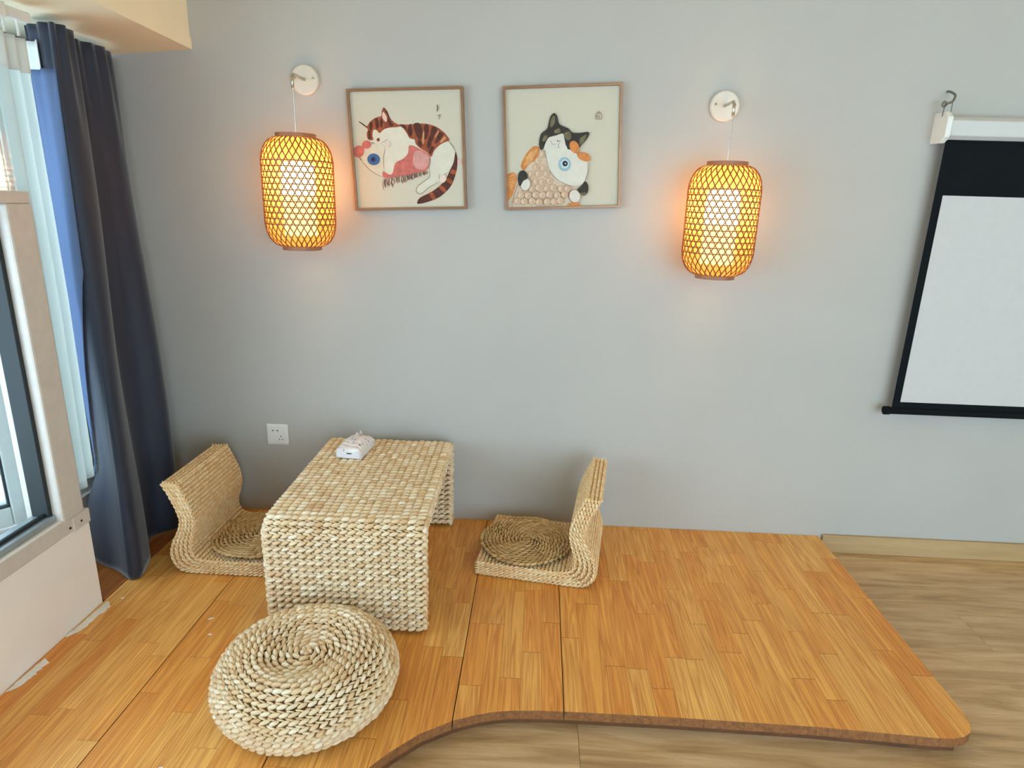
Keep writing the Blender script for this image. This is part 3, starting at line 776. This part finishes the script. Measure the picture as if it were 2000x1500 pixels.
class Art:
    def __init__(s, quad, size): s.q = quad; s.sz = size; s.v = []; s.f = []; s.mi = []; s.mats = []; s.layer = 0
    def _loc(s, p):
        u, v = bilinear_inv(p, s.q); u = min(max(u, .022), .978); v = min(max(v, .022), .978)
        return ((u-.5)*s.sz, (.5-v)*s.sz)
    def _mat(s, m):
        if m not in s.mats: s.mats.append(m)
        return s.mats.index(m)
    def poly(s, pts, m, smooth=4):
        if smooth: pts = catmull(pts, smooth, True)
        P = [s._loc(p) for p in pts]; s.layer += 1; y = -.0045-.00004*s.layer; n = len(s.v)
        s.v += [(x, y, z) for x, z in P]; k = s._mat(m)
        for t_ in tessellate_polygon([[Vector((x, z, 0)) for x, z in P]]):
            a, b, c = [Vector(P[i]) for i in t_]
            t_ = tuple(t_) if (b-a).cross(c-a) > 0 else tuple(reversed(t_))
            s.f.append(tuple(n+i for i in t_)); s.mi.append(k)
    def line(s, pts, m, w=4, smooth=5, taper=True):
        if smooth and len(pts) > 2: pts = catmull(pts, smooth, False)
        pts = [np.array(p, float) for p in pts]; n = len(pts); l, r = [], []
        for i in range(n):
            t_ = pts[min(i+1, n-1)]-pts[max(i-1, 0)]; t_ /= (np.linalg.norm(t_) or 1); b = np.array([-t_[1], t_[0]])
            ww = w/2*(.45+.55*math.sin(math.pi*(i+.5)/n)) if taper else w/2
            l.append(pts[i]+b*ww); r.append(pts[i]-b*ww)
        P = [s._loc(p) for p in l], [s._loc(p) for p in r]; s.layer += 1; y = -.0045-.00004*s.layer; k = s._mat(m); b0 = len(s.v)
        s.v += [(x, y, z) for x, z in P[0]]+[(x, y, z) for x, z in P[1]]
        for i in range(n-1): s.f.append((b0+i, b0+i+1, b0+n+i+1, b0+n+i)); s.mi.append(k)
    def build(s, parent):
        o = mesh_obj('cat_print', s.v, s.f, s.mats, parent); o.data.polygons.foreach_set('material_index', s.mi); o.data.update(); return o

def make_picture(label, corners, size, art):
    c = np.mean(corners, axis=0); d = np.array(corners[1])-np.array(corners[0])+np.array(corners[2])-np.array(corners[3])
    root = empty('picture', (c[0], -.012, c[1])); root.rotation_euler = (0, -math.atan2(d[1], d[0]), 0)
    tag(root, label, 'picture', 'framed cat prints')
    h, f, dep = size/2, .0085, .022
    fr = MB()
    o_, i_ = h, h-f
    ring = [(-1, -1), (1, -1), (1, 1), (-1, 1)]
    vs = [(a*o_, -dep/2-.004, b*o_) for a, b in ring]+[(a*i_, -dep/2-.004, b*i_) for a, b in ring]+[(a*o_, dep/2, b*o_) for a, b in ring]+[(a*i_, dep/2, b*i_) for a, b in ring]
    fs = []
    for k in range(4):
        j = (k+1) % 4
        fs += [(k, j, 4+j, 4+k), (8+k, 12+k, 12+j, 8+j), (k, 8+k, 8+j, j), (4+k, 4+j, 12+j, 12+k)]
    fr.add(vs, fs).build('frame', M['pic_frame'], root, bevel=.0008)
    bx('canvas', (-i_, -.0045, -i_), (i_, .009, i_), M['paper'], root)
    art.build(root)
    return root

RUST, DKRUST, WHITE_, PINK = ink((150, 74, 40), .35), ink((82, 36, 24), .3), ink((214, 208, 190)), ink((206, 148, 140), .14)
RED, DKRED, BLUE, NAVYI = ink((196, 104, 94), .18), ink((122, 52, 44)), ink((62, 100, 152), .12), ink((26, 34, 48))
LINE, TAN = ink((120, 92, 76)), ink((196, 140, 96), .2)
A1 = Art([(110, 140), (1312, 103), (1358, 1398), (207, 1402)], .40)
A1.poly([(330,560),(400,550),(470,560),(560,520),(690,530),(740,600),(800,640),(830,700),(960,800),(1000,800),(1090,680),(1160,660),(1225,780),(1215,870),(1160,970),(1050,1080),(960,1150),(880,1215),(833,1190),(842,1130),(960,1050),(965,960),(975,840),(870,760),(760,715),(745,790),(690,850),(610,890),(590,990),(555,1010),(500,960),(495,830),(515,740),(480,690),(400,690),(340,650)], WHITE_, 3)
A1.poly([(300,765),(345,720),(400,690),(480,700),(512,750),(497,850),(490,1030),(430,1005),(340,945),(280,880),(255,830)], ink((210, 202, 182)), 4)
A1.line([(262,840),(300,900),(350,955),(420,1005),(490,1035)], LINE, 6)
A1.poly([(245,470),(318,518),(360,470),(420,428),(474,412),(478,365),(497,330),(530,372),(560,430),(600,470),(650,498),(700,498),(650,522),(560,530),(500,548),(457,585),(430,560),(395,552),(385,610),(392,655),(340,650),(325,590),(337,548),(300,515)], RUST, 3)
for P_ in ([(355,490),(380,470),(385,530),(360,560)], [(410,450),(440,440),(450,520),(425,545)], [(470,430),(490,470),(480,530),(460,500)], [(340,560),(365,575),(372,640),(345,640)], [(540,440),(575,470),(600,505),(560,515)]): A1.poly(P_, DKRUST, 3)
A1.line([(245,470),(290,498),(325,525)], DKRUST, 12); A1.line([(497,330),(528,368),(552,425),(572,455)], DKRUST, 16)
A1.poly([(492,372),(514,392),(530,430),(526,472),(497,452),(483,412)], ink((226, 188, 172)), 4)
A1.poly([(655,498),(740,498),(830,489),(930,490),(1020,515),(1090,560),(1130,600),(1165,655),(1110,682),(1060,712),(1012,760),(982,830),(940,785),(870,742),(822,692),(812,650),(762,637),(735,590),(700,540)], RUST, 3)
for P_ in ([(800,494),(870,490),(892,600),(862,655),(822,590)], [(915,498),(955,508),(950,600),(915,655),(905,580)], [(990,520),(1040,540),(1000,640),(960,740),(935,700),(965,610)], [(757,500),(782,500),(790,590),(765,622),(738,565)], [(1062,570),(1105,592),(1062,660),(1018,695),(1040,620)], [(850,655),(888,680),(880,732),(852,705)], [(985,720),(1010,735),(980,800),(955,780)], [(660,500),(715,505),(735,560),(705,535)]): A1.poly(P_, DKRUST, 3)
for P_ in ([(792,520),(800,590),(812,640),(800,600)], [(895,590),(910,570),(905,690),(890,680)], [(1050,560),(1058,575),(1025,625),(1018,618)], [(1110,620),(1130,640),(1080,680),(1070,672)]): A1.poly(P_, TAN, 3)
A1.poly([(1225,775),(1245,850),(1240,950),(1210,1070),(1160,1165),(1070,1250),(960,1300),(850,1325),(845,1290),(880,1250),(980,1200),(1070,1130),(1130,1060),(1170,970),(1208,880)], DKRUST, 4)
for P_ in ([(1190,960),(1232,975),(1225,1010),(1175,1000)], [(1150,1050),(1200,1085),(1185,1115),(1130,1075)], [(1085,1130),(1135,1180),(1110,1205),(1060,1150)], [(990,1200),(1030,1265),(1000,1280),(960,1215)]): A1.poly(P_, RUST, 3)
A1.poly([(755,715),(800,715),(870,750),(940,792),(970,835),(965,900),(940,962),(880,985),(790,1002),(700,1022),(600,1040),(500,1045),(492,975),(555,1012),(592,990),(620,890),(690,852),(745,792)], RED, 3)
A1.poly([(830,762),(935,802),(960,850),(950,920),(885,962),(815,935),(795,850)], PINK, 4)
A1.poly([(245,712),(292,730),(300,780),(275,822),(225,832),(193,790),(202,735)], RED, 5); A1.poly(ell(326, 702, 46, 42), RED, 0)
A1.line([(370,680),(405,690)], DKRED, 7); A1.line([(250,828),(266,860)], DKRED, 8)
A1.poly(ell(397, 853, 66, 60, 15), BLUE, 0); A1.poly(ell(393, 853, 30, 28), ink((40, 66, 110)), 0); A1.poly(ell(390, 853, 15, 18), NAVYI, 0)
fr_ = random.Random(2)
for k in range(26):
    u = k/25; x, y = 492+445*u, 1056-82*u; ln = (112*(1-u)+40*u)*fr_.uniform(.7, 1.1); q = fr_.uniform(-14, 14)
    A1.line([(x, y), (x-12+q, y+ln*.6), (x+q, y+ln)], (DKRED, LINE, DKRUST)[k % 3], fr_.uniform(5, 11), 4)
    if k % 2: A1.line([(x, y+4), (x+16+q, y+ln*.5), (x+6, y+ln*.8), (x-8, y+ln*.45)], DKRED, 5, 4)
A1.line([(965,960),(962,1040),(880,1105),(838,1150),(834,1195),(880,1216),(960,1150),(1050,1100)], LINE, 5)
A1.line([(1130,640),(1190,705),(1228,775)], LINE, 6); A1.line([(1065,1000),(1065,1060),(1120,1010),(1140,1000)], LINE, 5)
A1.poly(ell(1100, 1060, 34, 44, 25), ink((226, 206, 190)), 0)
A1.line([(515,745),(498,840),(505,960)], LINE, 5); A1.poly(ell(541, 706, 22, 34, 20), ink((222, 196, 184)), 0)
A1.poly([(428,652),(452,634),(458,660),(446,672)], DKRED, 3); A1.line([(470,684),(505,672),(545,645)], LINE, 4)
A1.line([(975,845),(962,905),(962,960)], LINE, 4)
A1.line([(1042,300),(1046,330),(1040,368)], LINE, 13, 3); A1.line([(1040,408),(1070,404),(1058,430)], LINE, 7, 3); A1.line([(1048,440),(1070,440)], LINE, 6, 0)
A1.poly([(1245,858),(1290,856),(1290,905),(1247,908)], ink((220, 178, 164)), 0)
BLK, OLV, ORG, LORG, CREAM = ink((50, 44, 36), .3), ink((110, 100, 72), .3), ink((206, 130, 68), .2), ink((226, 170, 110), .15), ink((214, 190, 164), .06)
SCL, SCL2, HEADW = ink((172, 112, 86)), ink((192, 148, 104)), ink((214, 208, 196))
A2 = Art([(112, 148), (1336, 103), (1298, 1382), (145, 1402)], .40)
A2.poly([(490,745),(430,738),(360,810),(312,900),(305,948),(340,978),(400,908),(470,882),(490,800)], ORG, 4)
for k in range(6): A2.line([(335+14*k, 940-9*k), (365+18*k, 860-12*k), (400+15*k, 790-6*k)], LORG, 9)
A2.poly([(140,1065),(205,1002),(245,1010),(266,1060),(245,1160),(205,1262),(140,1290)], ORG, 4)
for k in range(5): A2.line([(155, 1240-38*k), (200, 1170-32*k), (240, 1105-20*k)], LORG, 8)
BODY = [(500,785),(570,800),(590,950),(650,1060),(760,1125),(885,1140),(870,1200),(800,1250),(785,1330),(775,1390),(212,1390),(222,1280),(270,1140),(345,1020),(400,920),(470,862)]
A2.poly(BODY, CREAM, 3)
def inside(p, poly):
    x, y = p; r = False; j = len(poly)-1
    for i in range(len(poly)):
        (xi, yi), (xj, yj) = poly[i], poly[j]
        if (yi > y) != (yj > y) and x < (xj-xi)*(y-yi)/(yj-yi)+xi: r = not r
        j = i
    return r
rr_ = random.Random(11)
for jy in range(9):
    for ix in range(10):
        cx, cy_ = 235+72*ix+(36 if jy % 2 else 0)+rr_.uniform(-8, 8), 815+70*jy+rr_.uniform(-8, 8)
        if all(inside((cx+a, cy_+b), BODY) for a, b in ((-26, 0), (30, 0), (0, -26), (0, 28))):
            A2.poly(ell(cx, cy_, 37, 37), SCL, 0); A2.poly(ell(cx, cy_, 33, 33), CREAM, 0)
            for q in (25, 16, 8):
                A2.line([(cx+q*math.cos(a), cy_+q*math.sin(a)) for a in np.linspace(-1.9, 2.1, 9)], SCL2 if q != 16 else SCL, 4, 0)
A2.line([(345,1020),(270,1140),(225,1280),(215,1385)], SCL, 6)
A2.poly([(785,1328),(880,1320),(884,1366),(775,1380)], ORG, 3)
A2.poly([(490,690),(510,612),(570,562),(600,450),(640,410),(672,442),(695,520),(780,560),(822,602),(900,605),(987,598),(970,660),(900,742),(880,790),(830,765),(760,765),(742,690),(730,612),(640,632),(582,660),(552,732),(512,778),(492,745)], BLK, 3)
for P_ in ([(598,535),(614,462),(640,440),(650,482),(622,545)], [(895,665),(960,622),(942,682),(898,728)], [(520,680),(545,630),(575,640),(545,690)], [(735,620),(790,590),(810,650),(770,680)], [(640,585),(690,560),(700,600),(650,610)]): A2.poly(P_, OLV, 4)
A2.poly([(582,655),(650,637),(722,612),(738,650),(752,720),(758,775),(560,778),(538,752)], HEADW, 4)
A2.line([(600,680),(625,720),(660,715)], LINE, 4); A2.line([(668,680),(680,690)], BLK, 11, 0); A2.line([(688,690),(700,685)], BLK, 9, 0); A2.line([(690,700),(680,740),(695,760)], LINE, 5)
A2.poly([(560,772),(680,765),(800,775),(880,830),(950,882),(976,920),(970,1000),(942,1090),(885,1140),(780,1130),(680,1080),(602,990),(570,880)], ink((214, 210, 196)), 4)
A2.line([(972,910),(972,1000),(944,1085)], LINE, 5)
A2.poly(ell(742, 920, 64, 72), ink((150, 178, 192), .1), 0); A2.poly(ell(744, 917, 40, 46), ink((196, 212, 214)), 0); A2.poly(ell(747, 914, 27, 29), NAVYI, 0); A2.poly(ell(750, 914, 6, 9), HEADW, 0)
A2.poly(ell(842, 748, 46, 66, -22), ORG, 0); A2.poly(ell(935, 846, 72, 42, 24), ORG, 0)
A2.poly(ell(350, 1125, 52, 66, 10), SCL, 0); A2.poly(ell(350, 1125, 48, 62, 10), HEADW, 0)
A2.poly([(274,1055),(290,1000),(330,980),(365,1010),(373,1062),(330,1090),(298,1145),(280,1105)], BLK, 4)
A2.poly(ell(842, 1250, 58, 70, -10), SCL, 0); A2.poly(ell(842, 1250, 54, 66, -10), HEADW, 0)
A2.poly([(868,1182),(910,1142),(945,1095),(977,1142),(970,1212),(932,1246),(890,1222)], BLK, 4); A2.poly([(890,1222),(932,1246),(965,1222),(930,1212)], OLV, 4)
for P_ in ([(1056,420),(1058,470),(1115,470),(1116,425)], [(1062,420),(1085,392),(1112,420)], [(1066,432),(1068,458)], [(1085,428),(1088,460),(1100,458)], [(1070,412),(1104,412)]): A2.line(P_, LINE, 6, 0, False)
make_picture('framed print of a striped orange cat hugging a red-robed fish', [(-.673, 1.579), (-.276, 1.598), (-.260, 1.203), (-.653, 1.188)], .392, A1)
make_picture('framed print of a black-eared cat hugging a round scaly fish', [(-.148, 1.598), (.250, 1.620), (.266, 1.224), (-.128, 1.204)], .394, A2)

# ------------------------------------------------------------------ projection screen
M['scr_white'] = plain('matte_screen', (202, 198, 196), .9, var=.02)
M['scr_black'] = plain('black_screen_border', (9, 15, 19), .85, var=.1, spec=.2)
M['hook'] = plain('dull_steel', (120, 116, 106), .4, .5)
M['case'] = plain('screen_case_paint', (206, 204, 200), .45, var=.02)
ps = empty('projection_screen', (1.29, -.05, .53)); tag(ps, 'pulled-down projection screen with black border at the right edge of wall', 'screen')
SX = 1.45                                 # width of the cloth
def hexprism(y0, z0, h, d, x0, x1, name, mat):
    prof = [(-d*.5, h*.18), (-d*.5, h*.82), (-d*.22, h), (d*.5, h), (d*.5, 0), (-d*.22, 0)]
    n = len(prof); vs = [(x, y0+p[0], z0+p[1]) for x in (x0, x1) for p in prof]
    fs = [tuple(range(n)), tuple(range(2*n-1, n-1, -1))]+[(i, i+n, (i+1) % n+n, (i+1) % n) for i in range(n)]
    return MB().add(vs, fs).build(name, mat, ps, bevel=.003)
hexprism(.012, .935, .070, .070, .0, SX+.02, 'case', M['case'])
hexprism(.012, .925, .095, .080, -.018, .0, 'end_cap', M['pvc'])
bx('slot', (.01, -.006, .931), (SX, .008, .936), M['scr_black'], ps)
bx('cloth', (.004, -.0006, .02), (SX, .0006, .935), M['scr_black'], ps)
bx('picture_area', (.030, -.0014, .048), (SX-.026, -.0007, .764), M['scr_white'], ps)
MB().tube([(-.004, 0, .014), (SX+.004, 0, .014)], .0125, 14).build('bottom_bar', M['scr_black'], ps, True)
MB().tube([(-.022, 0, .014), (-.003, 0, .014)], .0155, 14).build('end_knob', M['scr_black'], ps, True)
hook = empty('wall_hook', (1.345, 0, 1.60)); tag(hook, 'bent metal wire hook on the wall holding the projection screen', 'hook')
def loc(p): return tuple(a-b for a, b in zip(p, (1.345, 0, 1.60)))
MB().tube([loc(p) for p in catmull([(1.297, -.000, 1.617), (1.296, -.02, 1.613), (1.298, -.045, 1.600), (1.292, -.05, 1.582), (1.278, -.05, 1.575), (1.266, -.05, 1.579), (1.262, -.05, 1.570), (1.268, -.048, 1.564), (1.276, -.045, 1.572)], 6, False)], .0036, 8).build('hook_wire', M['hook'], hook, True)
MB().tube([loc(p) for p in ((1.272, -.048, 1.572), (1.270, -.046, 1.55), (1.272, -.042, 1.535))], .0014, 6).build('hanger_wire', M['hook'], hook)
MB().tube([loc(p) for p in ((1.292, -.05, 1.578), (1.294, -.046, 1.55), (1.294, -.042, 1.530))], .0014, 6).build('hanger_wire', M['hook'], hook)

# ------------------------------------------------------------------ outside the window
M['facade'] = plain('pale_facade', (206, 202, 194), .9, var=.1, nscale=2)
M['upper_facade'] = plain('brown_tiled_facade', (104, 90, 78), .8, var=.15, nscale=3)
M['far_glass'] = plain('dark_far_window', (82, 96, 104), .2, var=.2)
bd = empty('neighbour_building', (-9, 3.0, -8)); tag(bd, 'pale apartment building seen outside through the open window', 'building')
bx('facade', (-3, -5, 0), (0, 9, 7.6), M['facade'], bd)
bx('upper_storey', (-3, -5, 7.6), (.02, 9, 14.5), M['upper_facade'], bd)  # added dark storey, so the lantern reflection shows in the upper pane
for fz in range(4):
    bx('floor_band', (-.0, -5, 1.0+2.8*fz), (.25, 9, 1.25+2.8*fz), M['concrete'], bd)
    for k in range(7):
        y0 = -4.4+1.9*k
        wv2 = bx('far_window', (-.05, y0, 2.0+2.8*fz), (.04, y0+1.2, 3.4+2.8*fz), M['pvc'], bd)
        bx('far_pane', (.04, y0+.08, 2.08+2.8*fz), (.05, y0+1.12, 3.32+2.8*fz), M['far_glass'], wv2)
M['leaf'] = plain('green_leaf', (84, 128, 78), .6, var=.3, nscale=3)
M['bark'] = plain('tree_bark', (92, 78, 62), .9, var=.2)
tr = empty('tree', (-5.6, 1.9, -7.0)); tag(tr, 'leafy green tree outside below the open window', 'tree')
MB().tube([(0, 0, 0), (.05, .1, 3), (.1, 0, 6.0)], [.16, .12, .05], 8).build('trunk', M['bark'], tr, True)
rl = np.random.RandomState(4); vs, fs = [], []
for k in range(1500):
    d = rl.normal(size=3); d /= np.linalg.norm(d); p = d*np.array([1.0, 1.3, 1.1])*rl.uniform(.45, 1)**.5+np.array([.1, 0, 6.1])
    a = rl.normal(size=3); a /= np.linalg.norm(a); b = np.cross(a, rl.normal(size=3)); b /= np.linalg.norm(b); L_ = rl.uniform(.07, .13)
    n = len(vs); vs += [p-a*L_, p+b*L_*.4, p+a*L_, p-b*L_*.4]; fs.append((n, n+1, n+2, n+3))
lf = mesh_obj('foliage', vs, fs, M['leaf'], tr); lf['kind'] = 'stuff'
